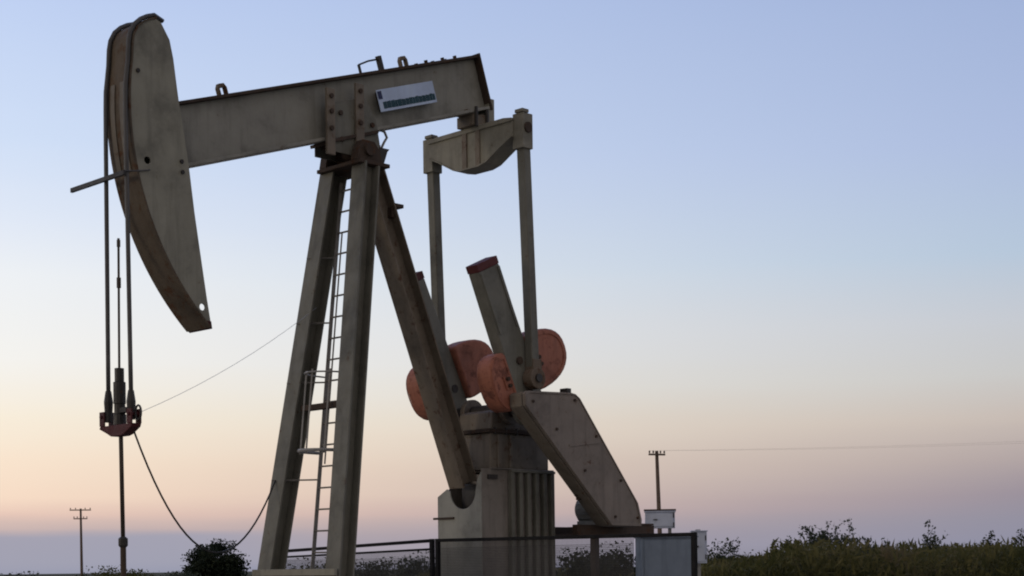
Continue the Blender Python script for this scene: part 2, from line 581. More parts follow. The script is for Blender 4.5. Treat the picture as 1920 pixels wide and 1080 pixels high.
for y in (0.10, -0.17):
    q = MB()
    q.box((EX - 0.150, y - 0.045, 6.82), (EX - 0.131, y + 0.045, 7.36))
    q.build('strap_plate', M['rear'], eq, bevel=0.003)
for s in (-1, 1):
    q = MB()
    q.bar((EX + 0.01, s * 0.93, 7.0), (2.49, s * 0.945, 3.78), 0.14, 0.14, (0, 1, 0))
    arm = q.build('pitman_arm', M['tan_leg'], pj, bevel=0.012)
    q = MB()
    q.box((EX - 0.10, s * 0.93 - 0.10, 6.94), (EX + 0.10, s * 0.93 + 0.10, 7.43))
    q.box((EX - 0.12, s * 0.93 - 0.115, 7.431), (EX + 0.01, s * 0.93 + 0.04, 7.48))
    q.build('top_block', M['tan'], arm, bevel=0.008)
    q = MB()
    q.tube([(EX, s * 0.80, 7.23), (EX, s * 1.05, 7.23)], 0.075, 14)
    q.build('hinge_pin', M['rust'], arm)
    q = MB()
    q.prism(circ(2.50, 3.75, 0.15, 22), XZ, s * 0.875, s * 1.04)
    q.box((2.415, s * 0.945 - 0.085, 3.80), (2.585, s * 0.945 + 0.085, 4.02))
    q.build('wrist_bearing', M['tan_rusty'], arm, bevel=0.008)
    q = MB()
    q.tube([(2.50, s * 0.65, 3.75), (2.50, s * 1.07, 3.75)], 0.06, 14)
    q.build('wrist_pin', M['dark'], arm)

# --- cranks and counterweights
CD = V((0.42, 0, -0.9075)).normalized()                  # tip towards the shaft
CN = V((0.9075, 0, 0.42)).normalized()
TIP = V((1.69, 0, 5.31))


def cf(t, nrm, y):
    p = TIP + CD * t + CN * nrm
    return V((p.x, y, p.z))


CUV = lambda a, b, t: cf(a, b, t)
for s in (-1, 1):
    lo, hi = (-0.86, -0.65) if s < 0 else (0.66, 0.87)
    q = MB()
    q.prism([(0.10, -0.21), (0.10, 0.21), (2.15, 0.25)] + [(2.15 + 0.25 * math.sin(R(a)), 0.25 * math.cos(R(a))) for a in range(15, 180, 15)] + [(2.15, -0.25)], CUV, lo, hi)
    ck = q.build('crank', M['crank'], pj, bevel=0.012)
    q = MB()
    q.prism([(-0.01, -0.216), (-0.01, 0.216), (0.099, 0.216), (0.099, -0.216)], CUV, lo - 0.006, hi + 0.006)
    q.build('painted_tip', M['red'], ck, bevel=0.008)
    for sd in (-1, 1):                                    # raised edge ribs along the arm
        q = MB()
        q.prism([(0.13, sd * 0.20), (0.13, sd * 0.155), (1.0, sd * 0.155), (1.0, sd * 0.20)], CUV, (lo - 0.018) if s < 0 else hi + 0.001, (lo - 0.001) if s < 0 else hi + 0.018)
        q.build('edge_rib', M['crank'], ck, bevel=0.004)
    for t in (1.45, 1.90):
        q = MB()
        p = cf(t, 0, 0)
        q.prism(circ(p.x, p.z, 0.055, 14), XZ, (lo - 0.03) if s < 0 else hi + 0.001, (lo - 0.001) if s < 0 else hi + 0.03)
        q.build('pin_boss', M['rust'], ck)
    wy0, wy1 = (-0.872, -0.57) if s < 0 else (0.57, 0.882)
    for sd in (-1, 1):
        q = MB()
        c0 = 1.58 if sd > 0 else 1.64
        poly = [(c0 - 0.40, sd * 0.235), (c0 - 0.41, sd * 0.36)]
        for k in range(1, 16):
            a = math.pi * k / 16
            poly.append((c0 - 0.41 * math.copysign(abs(math.cos(a)) ** 0.85, math.cos(a)), sd * (0.36 + (0.64 if sd > 0 else 0.28) * math.sin(a) ** 0.9)))
        poly += [(c0 + 0.41, sd * 0.36), (c0 + 0.40, sd * 0.235)]
        q.prism(poly, CUV, wy0, wy1)
        w = q.build('counterweight', M['orange'], pj, bevel=0.04)
        w.modifiers['bevel'].segments = 3
        q = MB()
        ylo = wy0 - 0.02 if s < 0 else wy1
        yf = (wy0 - 0.012, wy0 - 0.001) if s < 0 else (wy1 + 0.001, wy1 + 0.012)
        ctr = (c0, sd * 0.52)
        rim_o = [(ctr[0] + (a - ctr[0]) * 0.92, ctr[1] + (b - ctr[1]) * 0.92) for a, b in poly]
        rim_i = [(ctr[0] + (a - ctr[0]) * 0.80, ctr[1] + (b - ctr[1]) * 0.80) for a, b in poly]
        q.prism(rim_o, CUV, yf[0], yf[1], [rim_i])
        q.build('cast_rim', M['orange'], w, bevel=0.003)
        q = MB()
        q.prism([(c0 - 0.10, sd * 0.30), (c0 + 0.10, sd * 0.30), (c0 + 0.10, sd * 0.42), (c0 - 0.10, sd * 0.42)], CUV, ylo + (0 if s < 0 else 0.002), ylo + (0.018 if s < 0 else 0.02))
        q.build('clamp_plate', M['orange'], w, bevel=0.004)
        for t in (-0.05, 0.05):
            q = MB()
            p = cf(c0 + t, sd * 0.36, 0)
            q.tube([(p.x, (wy0 - 0.021) if s < 0 else wy1 + 0.021, p.z), (p.x, (wy0 - 0.06) if s < 0 else wy1 + 0.06, p.z)], 0.03, 6)
            q.build('bolt', M['rust'], w)
SH = cf(2.15, 0, 0)
q = MB()
q.tube([(SH.x, -0.86, SH.z), (SH.x, 0.86, SH.z)], 0.11, 18)
q.build('crank_shaft', M['dark'], pj)

# --- gear reducer
q = MB()
q.prism([(2.20, 2.52), (3.40, 2.52), (3.40, 3.02), (2.20, 3.02)], XZ, -0.37, 0.37)
q.prism([(2.26, 3.075), (3.34, 3.075), (3.26, 3.34), (2.95, 3.40), (2.45, 3.37), (2.28, 3.32)], XZ, -0.34, 0.34)
gb = q.build('gearbox', M['gear'], pj, bevel=0.02)
q = MB()
q.box((2.15, -0.40, 3.021), (3.44, 0.40, 3.074))
q.build('split_flange', M['rust'], gb, bevel=0.006)
for x in (2.28, 2.5, 2.72):
    q = MB()
    q.tube([(x, -0.385, 3.0), (x, -0.385, 3.10)], 0.02, 6)
    q.build('bolt', M['dark'], gb)
for sd in (-1, 1):
    q = MB()
    q.prism(circ(SH.x, SH.z, 0.21, 22), XZ, sd * 0.345, sd * 0.44)
    q.build('bearing_cap', M['gear'], gb, bevel=0.01)
for x in (2.36, 2.6):
    q = MB()
    q.prism([(x - 0.03, 2.53), (x + 0.03, 2.53), (x + 0.03, 3.0), (x - 0.03, 3.0)], XZ, -0.40, -0.371)
    q.build('housing_rib', M['gear'], gb, bevel=0.006)

# --- pedestal: plated box with ribbed sides and a notched front plate
PX0, PX1, PY = 1.93, 3.37, 0.445
q = MB()
q.box((PX0 + 0.022, -PY, 0.35), (PX1, -PY + 0.02, 2.50))
q.prism([(PX0 + 0.022, 0.35), (PX1, 0.35), (PX1, 2.50), (2.55, 2.50), (PX0 + 0.022, 2.12)], XZ, PY - 0.02, PY)
q.box((PX1 - 0.02, -PY + 0.021, 0.35), (PX1, PY - 0.021, 2.50))
q.box((2.55, -PY + 0.021, 0.35), (2.57, PY - 0.021, 2.47))
q.box((2.12, -PY - 0.03, 2.501), (PX1 + 0.03, 0.0, 2.519))
q.box((2.55, 0.001, 2.501), (PX1 + 0.03, PY + 0.03, 2.519))
ped = q.build('pedestal', M['ped'], pj, bevel=0.003)
q = MB()
notch = [(-0.08 + 0.26 * math.cos(R(a)), 2.20 + 0.26 * math.sin(R(a))) for a in range(0, -181, -15)]
front = [(-PY, 0.35), (PY, 0.35), (PY, 2.13), (0.25, 2.235)] + notch + [(-0.37, 2.34), (-PY, 2.45)]
q.prism(front, YZ, PX0, PX0 + 0.021)
q.build('front_plate', M['ped_front'], ped, bevel=0.003)
for x in (2.50, 2.67, 2.835, 3.00, 3.165, 3.33):
    q = MB()
    q.box((x - 0.035, -PY - 0.075, 0.36), (x + 0.035, -PY - 0.001, 2.46))
    q.build('side_rib', M['tan_leg'], ped, bevel=0.008)
q = MB()
q.box((2.47, -PY - 0.08, 2.461), (PX1 + 0.01, -PY - 0.001, 2.498))
q.build('rib_cap', M['tan_leg'], ped, bevel=0.006)
q = MB()
q.box((2.10, -0.22, 1.8), (2.35, 0.12, 2.30))
q.build('leg_seat', M['dark'], ped, bevel=0.01)  # leg support; its dark colour carries the shade of the notch recess
q = MB()
q.box((2.06, -PY - 0.03, 2.36), (2.24, -PY - 0.001, 2.42))
q.build('lift_slot', M['dark'], ped)
q = MB()
q.tube([(1.92, 0.52, 1.82), (1.92, 0.10, 1.82)], 0.018, 6)
q.build('front_bracket', M['rust'], ped)

# --- belt guard and drive
gp = [(x - 0.245, 1.1 + (z - 1.1) * 0.988) for x, z in [(2.345, 3.36), (2.33, 3.53), (2.38, 3.565), (3.26, 3.60), (3.36, 3.585), (3.45, 3.53), (4.70, 2.05), (4.78, 1.80), (4.77, 1.705), (4.12, 1.71)]]
q = MB()
q.prism(gp, XZ, -1.17, -1.12)
bg = q.build('belt_guard', M['guard'], pj, bevel=0.012)
q = MB()
bk_ = [(x - 0.02, z - 0.01) for x, z in gp]
q.prism(bk_, XZ, -1.119, -0.89)
q.build('guard_back', M['gear'], bg, bevel=0.01)  # backing body in a darker brown than the front plate
q = MB()
rim = [(x, z) for x, z in gp]
cx_ = sum(p[0] for p in gp) / len(gp)
cz_ = sum(p[1] for p in gp) / len(gp)
inn = [(cx_ + (x - cx_) * 0.965, cz_ + (z - cz_) * 0.965) for x, z in rim]
q.prism(rim, XZ, -1.184, -1.171, [inn])
q.build('guard_rim', M['guard'], bg, bevel=0.002)
for (x, z) in ((2.25, 3.40), (3.10, 3.47), (3.55, 2.98), (4.08, 2.36), (4.45, 1.82), (3.95, 1.83), (3.30, 2.48), (2.72, 3.04)):
    q = MB()
    q.tube([(x, -1.171, z), (x, -1.190, z)], 0.022, 6)
    q.build('bolt', M['rust'], bg)
q = MB()
q.bar((2.98, -1.176, 2.82), (3.62, -1.176, 2.90), 0.012, 0.03, (0, 1, 0))
q.build('seam_strip', M['guard'], bg)
q = MB()
q.box((3.0, -1.12, 3.575), (3.09, -0.98, 3.64))
q.build('guard_lug', M['dark'], bg, bevel=0.004)
q = MB()
q.box((3.36, -0.97, 2.13), (3.44, -0.90, 2.36))
q.box((3.40, -0.97, 2.07), (3.56, -0.90, 2.129))
q.build('guard_stay', M['rust'], bg, bevel=0.004)
q = MB()
q.tube([(4.33, -0.88, 1.97), (4.33, -0.25, 1.97)], 0.235, 24)
q.tube([(4.33, -0.25, 1.97), (4.33, -0.18, 1.97)], [0.235, 0.17], 24)
q.box((4.10, -0.80, 1.725), (4.56, -0.28, 1.79))
for a in range(0, 360, 18):
    p = V((4.33 + 0.235 * math.cos(R(a)), 0, 1.97 + 0.235 * math.sin(R(a))))
    d = V((math.cos(R(a)), 0, math.sin(R(a)))) * 0.02
    q.bar((p.x, -0.84, p.z), (p.x, -0.29, p.z), 0.03, 0.012, d)
mt = q.build('electric_motor', M['motor'], pj, bevel=0.004)
q = MB()
q.box((4.00, -0.66, 1.92), (4.088, -0.44, 2.10))
q.build('terminal_box', M['motor'], mt, bevel=0.006)
q = MB()
q.bar((3.46, -0.82, 1.64), (5.20, -0.82, 1.64), 0.10, 0.16, (0, 1, 0))
q.bar((3.46, 0.30, 1.64), (5.20, 0.30, 1.64), 0.10, 0.16, (0, 1, 0))
for x in (3.9, 4.7, 5.15):
    q.box((x - 0.05, -0.765, 1.60), (x + 0.05, 0.245, 1.70))
for x in (5.15,):
    for y in (-0.82, 0.30):
        q.box((x - 0.05, y - 0.05, 0.0), (x + 0.05, y + 0.05, 1.555))
q.box((4.60, -0.88, 1.722), (5.18, -0.50, 1.75))
q.build('motor_base', M['rust'], pj, bevel=0.005)

# --- skid under everything
q = MB()
for y in (-0.55, 0.55):
    q.hsec((-1.5, y, 0.16), (5.4, y, 0.16), 0.20, 0.315, 0.02, 0.015, (0, 1, 0))
for x in (-1.3, -0.2, 1.2, 3.6, 5.3):
    q.box((x - 0.08, -0.445, 0.05), (x + 0.08, 0.445, 0.27))
q.box((-1.2, -0.98, 0.02), (-0.66, 0.98, 0.0))
q.build('skid', M['tan'], pj, bevel=0.004)

# ------------------------------------------------------------------ things hung on the pump jack
wl = thing('wireline_hanger', (-3.549, 0, 2.72), 'twin wire ropes hanging from the pump head down to a dark red carrier bar', 'wire rope hanger')
rope_top = [(-3.02, 7.64)] + list(reversed(grow(0.050)))
rx = [(-(AR + 0.055) * math.cos(R(d)), ACZ + (AR + 0.055) * math.sin(R(d))) for d in (3, 0)]
for y0, y1, zz in ((0.215, 0.228, 3.20), (-0.215, -0.262, 3.17)):
    q = MB()
    pts = [(x, y0, z) for x, z in rope_top + rx] + [(-3.547, y0 + (y1 - y0) * k / 8, ACZ + (zz - ACZ) * k / 8) for k in range(1, 9)]
    q.tube(pts, 0.027, 8)
    q.build('wire_rope', M['rope'], wl, smooth=True)
    q = MB()
    q.tube([(-3.547, y1, zz + 0.05), (-3.547, y1, zz - 0.08), (-3.547, y1, zz - 0.20), (-3.547, y1, 2.88)], [0.035, 0.055, 0.048, 0.048], 10)
    q.build('rope_socket', M['dark'], wl)
q = MB()
q.prism([(0.31, 2.83), (-0.38, 2.83), (-0.36, 2.79), (-0.20, 2.715), (-0.13, 2.70), (0.08, 2.70), (0.16, 2.735), (0.33, 2.80)], YZ, -3.615, -3.485)
cb = q.build('carrier_bar', M['bar_red'], wl, bevel=0.006)
for y in (0.265, -0.325):
    q = MB()
    q.box((-3.62, y - 0.05, 2.831), (-3.60, y + 0.05, 3.0))
    q.box((-3.50, y - 0.05, 2.831), (-3.48, y + 0.05, 3.0))
    q.tube([(-3.64, y, 2.94), (-3.46, y, 2.94)], 0.022, 8)
    q.build('latch', M['bar_red'], cb, bevel=0.003)
q = MB()
q.tube([(-3.55, -0.415 - 0.06 * math.cos(R(k)), 2.95 + 0.085 * math.sin(R(k))) for k in range(0, 361, 30)], 0.013, 6, caps=False)
q.build('shackle', M['dark'], cb)

pr = thing('polished_rod', (-3.54, 0, 1.5), 'slender polished rod rising from the wellhead through the carrier bar', 'polished rod')
q = MB()
q.tube([(-3.535, -0.035, 1.45), (-3.535, -0.01, 3.0), (-3.54, -0.005, 3.5)], 0.026, 10)
q.build('lower_rod', M['rod'], pr, smooth=True)
q = MB()
q.tube([(-3.54, -0.005, 3.5), (-3.545, -0.03, 5.02)], 0.0145, 8)
q.tube([(-3.543, -0.022, 4.44), (-3.543, -0.023, 4.56)], 0.026, 8)
q.tube([(-3.545, -0.03, 4.92), (-3.545, -0.031, 5.0)], 0.022, 8)
q.build('upper_rod', M['rod'], pr)
q = MB()
q.tube([(-3.54, -0.005, 3.34), (-3.54, -0.005, 3.50)], 0.055, 12)
q.tube([(-3.54, -0.005, 3.08), (-3.54, -0.005, 3.338)], 0.072, 12)
q.tube([(-3.54, -0.005, 2.96), (-3.54, -0.005, 3.078)], 0.065, 12)
q.build('rod_clamp', M['dark'], pr, bevel=0.005)
q = MB()
q.tube([(-3.54, -0.005, 2.831), (-3.54, -0.005, 2.958)], 0.075, 12)
q.box((-3.58, -0.20, 2.97), (-3.50, -0.06, 3.03))
q.build('load_cell', M['dark'], pr, bevel=0.004)

wh = thing('wellhead', (-3.53, -0.035, 0), 'dark wellhead pipe with stuffing box around the polished rod', 'wellhead')
q = MB()
q.tube([(-3.535, -0.035, 1.40), (-3.535, -0.035, 1.42), (-3.535, -0.035, 1.50), (-3.535, -0.035, 1.52)], [0.04, 0.055, 0.055, 0.035], 12)
q.build('stuffing_box', M['dark'], wh)
q = MB()
q.tube([(-3.535, -0.035, 0.0), (-3.535, -0.035, 1.40)], 0.034, 12)
q.tube([(-3.535, -0.035, 0.0), (-3.535, -0.035, 0.25)], 0.16, 16)
q.tube([(-3.535, -0.035, 0.25), (-3.535, -0.035, 0.31)], 0.24, 16)
q.build('pipe', M['rust'], wh)
q = MB()
q.tube([(-3.535, -0.035, 0.6), (-3.1, 0.35, 0.6), (-3.0, 0.45, 0.2)], 0.05, 10)
q.build('flow_line', M['rust'], wh)

# cable drooping from the carrier bar to the post, and a taut thin wire
A0, A1 = V((-3.55, -0.32, 2.74)), V((-0.76, 0.70, 2.30))
q = MB()
pts = []
for k in range(25):
    t = k / 24
    p = A0.lerp(A1, t)
    u = (t - 0.5) * 2
    sag = 1.17 * (1 - abs(u) ** 2.0)
    p.z -= sag
    pts.append(p)
q.tube(pts, 0.012, 6)
o = q.build('sensor_cable', M['hose'], None)
tag(o, 'slack cable drooping in a curve from the carrier bar to the front legs', 'cable')
q = MB()
B0, B1 = V((-3.55, -0.46, 2.95)), V((-0.24, 0.44, 4.62))
q.tube([B0.lerp(B1, k / 10) - V((0, 0, 0.10 * (1 - (k / 5 - 1) ** 2))) for k in range(11)], 0.0030, 5)
o = q.build('tie_wire', M['pale'], None)
tag(o, 'thin pale taut wire rising from the carrier bar to the far front leg', 'wire')


# ------------------------------------------------------------------ crank guard panels
def guard_panel(y0, y1, z0, z1, label, mid, posts, mesh_to):
    """a run of guard along y at x = 1.0; rail heights z0 at y0, z1 at y1"""
    t = thing('guard_panel', (1.0, (y0 + y1) / 2, 0), label, 'guard fence', 'mesh guard panels beside the pump jack')
    zz = lambda y: z0 + (z1 - z0) * (y - y0) / (y1 - y0)
    q = MB()
    q.bar((1.0, y0, zz(y0) - 0.02), (1.0, y1, zz(y1) - 0.02), 0.045, 0.045, (0, 0, 1))
    q.build('top_rail', M['black'], t, bevel=0.004)
    if mid:
        q = MB()
        q.bar((1.0, y0, zz(y0) - mid), (1.0, y1, zz(y1) - mid * 0.8), 0.03, 0.03, (0, 0, 1))
        q.build('middle_rail', M['black'], t, bevel=0.003)
    q = MB()
    q.bar((1.0, y0, 0.15), (1.0, y1, 0.15), 0.04, 0.04, (0, 0, 1))
    q.build('bottom_rail', M['black'], t)
    for y in posts:
        q = MB()
        q.box((0.972, y - 0.028, 0), (1.028, y + 0.028, zz(y) + 0.004))
        q.build('post', M['black'], t, bevel=0.004)
    q = MB()
    s = 1 if y1 > y0 else -1
    y = y0 + s * 0.04
    while (mesh_to - y) * s > 0:
        q.bar((1.012, y, 0.17), (1.012, y, zz(y) - max(0.045, mid)), 0.0055, 0.003, (0, 1, 0))
        y += s * 0.021
    z = 0.2
    while z < 1.39 - mid:
        q.bar((1.017, y0 + s * 0.03, z), (1.017, mesh_to, z), 0.0055, 0.003, (0, 0, 1))
        z += 0.021
    q.build('mesh_panel', M['mesh'], t)
    return t


guard_panel(-0.44, 3.0, 1.505, 1.41, 'black railed mesh guard left of the pedestal with a double top rail', 0.135, (-0.44, 1.4, 3.0), 2.98)
guard_panel(-0.555, -4.93, 1.505, 1.485, 'black mesh guard running from the pedestal to the blue grey cabinet', 0, (-0.555, -4.93), -4.0)


# ------------------------------------------------------------------ cabinets
def cabinet(name, loc, yaw, size, z0, mat, label, cat):
    """box with door, hinges and handle; front looks along local -y"""
    w, d, h = size
    t = thing(name, loc, label, cat)
    def L(a): return a
    parts = []
    q = MB()
    q.box((-w / 2, -d / 2, z0), (w / 2, d / 2, z0 + h))
    q.box((-w / 2 - 0.015, -d / 2 - 0.03, z0 + h + 0.001), (w / 2 + 0.015, d / 2 + 0.015, z0 + h + 0.018))
    parts.append(('cabinet_body', q, mat))
    q = MB()
    q.box((-w / 2 + 0.03, -d / 2 - 0.022, z0 + 0.03), (w / 2 - 0.03, -d / 2 - 0.001, z0 + h - 0.03))
    parts.append(('door', q, mat))
    q = MB()
    q.box((-w * 0.22, -d / 2 - 0.05, z0 + h * 0.50), (-w * 0.08, -d / 2 - 0.023, z0 + h * 0.56))
    parts.append(('handle', q, M['dark']))
    for zz in (0.2, 0.8):
        q = MB()
        q.box((w / 2 - 0.03, -d / 2 - 0.03, z0 + h * zz - 0.04), (w / 2 - 0.012, -d / 2 - 0.001, z0 + h * zz + 0.04))
        parts.append(('hinge', q, M['dark']))
    return t, parts


def place(t, parts, yaw):
    rot = Matrix.Rotation(yaw, 3, 'Z')
    for name, q, mat in parts:
        q.v = [V(t.location) + rot @ p for p in q.v]
        q.build(name, mat, t, bevel=0.004)


vyaw = -YAW
p = field(19.9, 1.875)
t, parts = cabinet('control_cabinet', p, 0, (0.69, 0.42, 1.33), 0.12, M['cabinet'], 'tall blue grey electrical cabinet behind the end of the black guard', 'electrical cabinet')
q = MB()
q.box((-0.30, -0.18, 0), (0.30, 0.18, 0.119))
parts.append(('plinth', q, M['rust']))
place(t, parts, vyaw + R(7))
p = field(27.0, 2.45)
t, parts = cabinet('switch_box', p, 0, (0.50, 0.25, 0.27), 1.74, M['pale'], 'pale grey switch box on twin posts under the right utility pole', 'switch box')
for x in (-0.20, 0.16):
    q = MB()
    q.box((x - 0.03, 0.126, 0), (x + 0.03, 0.18, 2.035))
    parts.append(('support_post', q, M['galv']))
q = MB()
q.box((-0.27, -0.10, 2.036), (0.27, 0.20, 2.06))
parts.append(('rain_hood', q, M['rust']))
q = MB()
q.box((-0.26, 0.085, 1.60), (0.24, 0.125, 1.64))
parts.append(('brace', q, M['rust']))
place(t, parts, vyaw - R(6))
p = field(26.3, 3.02)
t, parts = cabinet('meter_box', p, 0, (0.24, 0.20, 0.52), 1.14, M['pale'], 'narrow pale box on a post right of the blue grey cabinet', 'meter box')
q = MB()
q.box((-0.04, 0.101, 0), (0.04, 0.16, 1.70))
parts.append(('support_post', q, M['galv']))
place(t, parts, vyaw)


# ------------------------------------------------------------------ utility poles
def utility_pole(depth, lat, h, arms, label, lean, arm_turn):
    b = field(depth, lat)
    t = thing('utility_pole', b, label, 'utility pole', 'wooden utility poles beyond the field')
    topp = b + V((0, 0, h)) + RIGHT * lean
    q = MB()
    q.tube([b, b.lerp(topp, 0.5), topp], [0.19, 0.16, 0.125], 10)
    q.build('shaft', M['wood'], t)
    ax = (RIGHT * math.cos(arm_turn) + FWD * math.sin(arm_turn)).normalized()
    ends = []
    for dz, half in arms:
        c = topp - V((0, 0, dz)) - FWD * 0.16
        q = MB()
        q.bar(c - ax * half, c + ax * half, 0.13, 0.16, (0, 0, 1))
        arm = q.build('crossarm', M['wood'], t)
        for e in (-0.92, -0.45, 0.45, 0.92):
            p = c + ax * half * e + V((0, 0, 0.09))
            q = MB()
            q.tube([p, p + V((0, 0, 0.10)), p + V((0, 0, 0.20))], [0.04, 0.07, 0.045], 8)
            q.build('insulator', M['porcelain'], arm)
            ends.append(p + V((0, 0, 0.2)))
    return ends


utility_pole(200, -54.2, 9.2, ((0.20, 1.30), (1.28, 0.85)), 'far wooden pole with two crossarms at the left of the field', -0.05, R(8))
ends = utility_pole(120, 10.95, 9.75, ((0.28, 0.66),), 'wooden pole with a single crossarm behind the pale switch box', -0.25, R(20))
q = MB()
e1, e2 = field(128, 62.0, 11.6), field(126, 62.0, 11.25)
for a, b in ((ends[0], e1), (ends[3], e2)):
    q.tube([a.lerp(b, k / 14) - V((0, 0, 0.35 * (1 - (k / 7 - 1) ** 2))) for k in range(15)], 0.0042, 5)
tag(q.build('power_line', M['rope'], None), 'thin power line running right from the single crossarm pole', 'power line')

# ------------------------------------------------------------------ ground
m, nt, b = new_mat('dry_field_soil')
geo = nt.nodes.new('ShaderNodeNewGeometry')
f1 = noise(nt, geo.outputs['Position'], 0.06, 6, 0.65)
f2 = noise(nt, geo.outputs['Position'], 1.3, 6, 0.7)
c1 = ramp(nt, f1, [(0.35, (0.050, 0.056, 0.028, 1)), (0.55, (0.075, 0.072, 0.038, 1)), (0.72, (0.13, 0.11, 0.07, 1))]).outputs['Color']
c2 = mixc(nt, ramp(nt, f2, [(0.40, g(0)), (0.70, g(0.7))]).outputs['Color'], c1, (0.10, 0.085, 0.055, 1))
nt.links.new(c2, b.inputs['Base Color'])
b.inputs['Roughness'].default_value = 0.95
b.inputs['Specular IOR Level'].default_value = 0.1
q = MB()
G = 9000.0
q.add([(-G, -G, 0), (G, -G, 0), (G, G, 0), (-G, G, 0)], [(0, 1, 2, 3)])
tag(q.build('ground', m, None, origin=(0, 0, 0)), kind='structure')
m, nt, b = new_mat('caliche_pad')
geo = nt.nodes.new('ShaderNodeNewGeometry')
f1 = noise(nt, geo.outputs['Position'], 1.2, 8, 0.7)
nt.links.new(ramp(nt, f1, [(0.3, (0.20, 0.17, 0.13, 1)), (0.6, (0.30, 0.265, 0.21, 1))]).outputs['Color'], b.inputs['Base Color'])
b.inputs['Roughness'].default_value = 0.95
q = MB()
q.add([(x, y, 0.004) for x, y in circ(0, -2, 21, 40)], [tuple(range(40))])
tag(q.build('well_pad', m, None), kind='structure')

# ------------------------------------------------------------------ plants
G_DARK = [(0.30, (0.010, 0.016, 0.010, 1)), (0.50, (0.026, 0.036, 0.020, 1)), (0.70, (0.060, 0.072, 0.036, 1))]
G_MID = [(0.30, (0.036, 0.040, 0.010, 1)), (0.50, (0.085, 0.085, 0.020, 1)), (0.70, (0.145, 0.130, 0.036, 1))]
G_GREY = [(0.30, (0.035, 0.045, 0.030, 1)), (0.50, (0.065, 0.078, 0.050, 1)), (0.70, (0.12, 0.13, 0.085, 1))]
M['leaf_dark'] = leafmat('dark_evergreen_leaves', G_DARK, 1.4)
M['leaf_mid'] = leafmat('green_scrub_leaves', G_MID, 0.8)
M['leaf_grey'] = leafmat('grey_green_leaves', G_GREY, 1.0)
M['scrub'] = leafmat('olive_field_scrub', [(0.30, (0.038, 0.040, 0.014, 1)), (0.45, (0.088, 0.088, 0.026, 1)), (0.58, (0.150, 0.135, 0.050, 1)), (0.70, (0.19, 0.15, 0.085, 1))], 0.45)
M['weed'] = leafmat('dry_weed_stalks', [(0.35, (0.05, 0.045, 0.028, 1)), (0.6, (0.09, 0.085, 0.045, 1))], 2.0)
M['bark'] = paint('grey_brown_bark', (0.10, 0.08, 0.06), amount=0.4, seed=81.0, rough=0.9)


def leaves(centres, size, aspect=1.9, droop=0.0, upright=0.8):
    """one small bent leaf blade per centre, as two triangles folded on the midrib"""
    c = np.asarray(centres, float)
    n = len(c)
    d = RNG.normal(size=(n, 3))
    d[:, 2] = d[:, 2] * upright - droop
    d /= np.linalg.norm(d, axis=1)[:, None]
    e = RNG.normal(size=(n, 3))
    s = np.cross(d, e)
    s /= np.linalg.norm(s, axis=1)[:, None]
    L = (size * RNG.uniform(0.6, 1.4, n))[:, None]
    W = L / aspect
    v = np.empty((n, 4, 3))
    v[:, 0] = c - d * L * 0.5
    v[:, 1] = c + s * W * 0.5
    v[:, 2] = c + d * L * 0.5
    v[:, 3] = c - s * W * 0.5 + np.cross(d, s) * L * 0.12
    return v.reshape(-1, 3)


def mesh_quads(name, verts, mat, parent=None, origin=(0, 0, 0)):
    n = len(verts) // 4
    me = bpy.data.meshes.new(name)
    vv = verts - np.asarray(origin, float)
    me.vertices.add(len(vv))
    me.vertices.foreach_set('co', vv.astype(np.float32).ravel())
    me.loops.add(4 * n)
    me.loops.foreach_set('vertex_index', np.arange(4 * n, dtype=np.int32))
    me.polygons.add(n)
    me.polygons.foreach_set('loop_start', np.arange(0, 4 * n, 4, dtype=np.int32))
    me.update(calc_edges=True)
    me.materials.append(mat)
    o = bpy.data.objects.new(name, me)
    COL.objects.link(o)
    o.location = V(origin) if parent is None else V(origin) - wpos(parent)
    if parent is not None: o.parent = parent
    return o


def clump_points(base, w, h, nclump, per, low=0.05):
    """leaf positions gathered in uneven clumps through a rounded crown"""
    out = []
    for _ in range(nclump):
        a = RNG.uniform(0, 2 * math.pi)
        zz = RNG.uniform(low, 1.0)
        lim = 0.5 * w * math.sqrt(max(0.03, 1 - (max(0, zz - 0.42) / 0.60) ** 2)) * (0.72 + 0.28 * min(1, zz / 0.35))
        rr = lim * math.sqrt(RNG.uniform(0.15, 1.0))
        c = np.array([base[0] + rr * math.cos(a), base[1] + rr * math.sin(a), base[2] + zz * h * 0.94])
        sg = 0.075 * (w + h) * RNG.uniform(0.5, 1.2)
        pts = np.clip(RNG.normal(size=(int(per * RNG.uniform(0.6, 1.3)), 3)), -1.7, 1.7) * sg * np.array([1, 1, 0.75]) + c
        out.append(pts[pts[:, 2] > 0.02])
    return np.concatenate(out)


def bush(name, base, w, h, nclump, per, leaf, mat, label, cat, group=None, stems=6, lobes=None):
    t = thing(name, base, label, cat, group)
    q = MB()
    for k in range(stems):
        a = RNG.uniform(0, 2 * math.pi)
        r = w * RNG.uniform(0.12, 0.36)
        top = V((base.x + r * math.cos(a), base.y + r * math.sin(a), base.z + h * RNG.uniform(0.5, 0.85)))
        mid = V(base).lerp(top, 0.5) + V((RNG.uniform(-0.06, 0.06) * w, RNG.uniform(-0.06, 0.06) * w, 0))
        q.tube([V(base), mid, top], [0.03 * h, 0.018 * h, 0.006 * h], 6)
    q.build('trunk', M['bark'], t)
    if lobes is None:
        pts_ = clump_points(base, w, h, nclump, per)
    else:
        pts_ = np.concatenate([clump_points(V(base) + RIGHT * dx + FWD * dy, w * fw, h * fh, int(nclump * fn), per) for dx, dy, fw, fh, fn in lobes])
    mesh_quads('crown', leaves(pts_, leaf), mat, t, base)
    return t


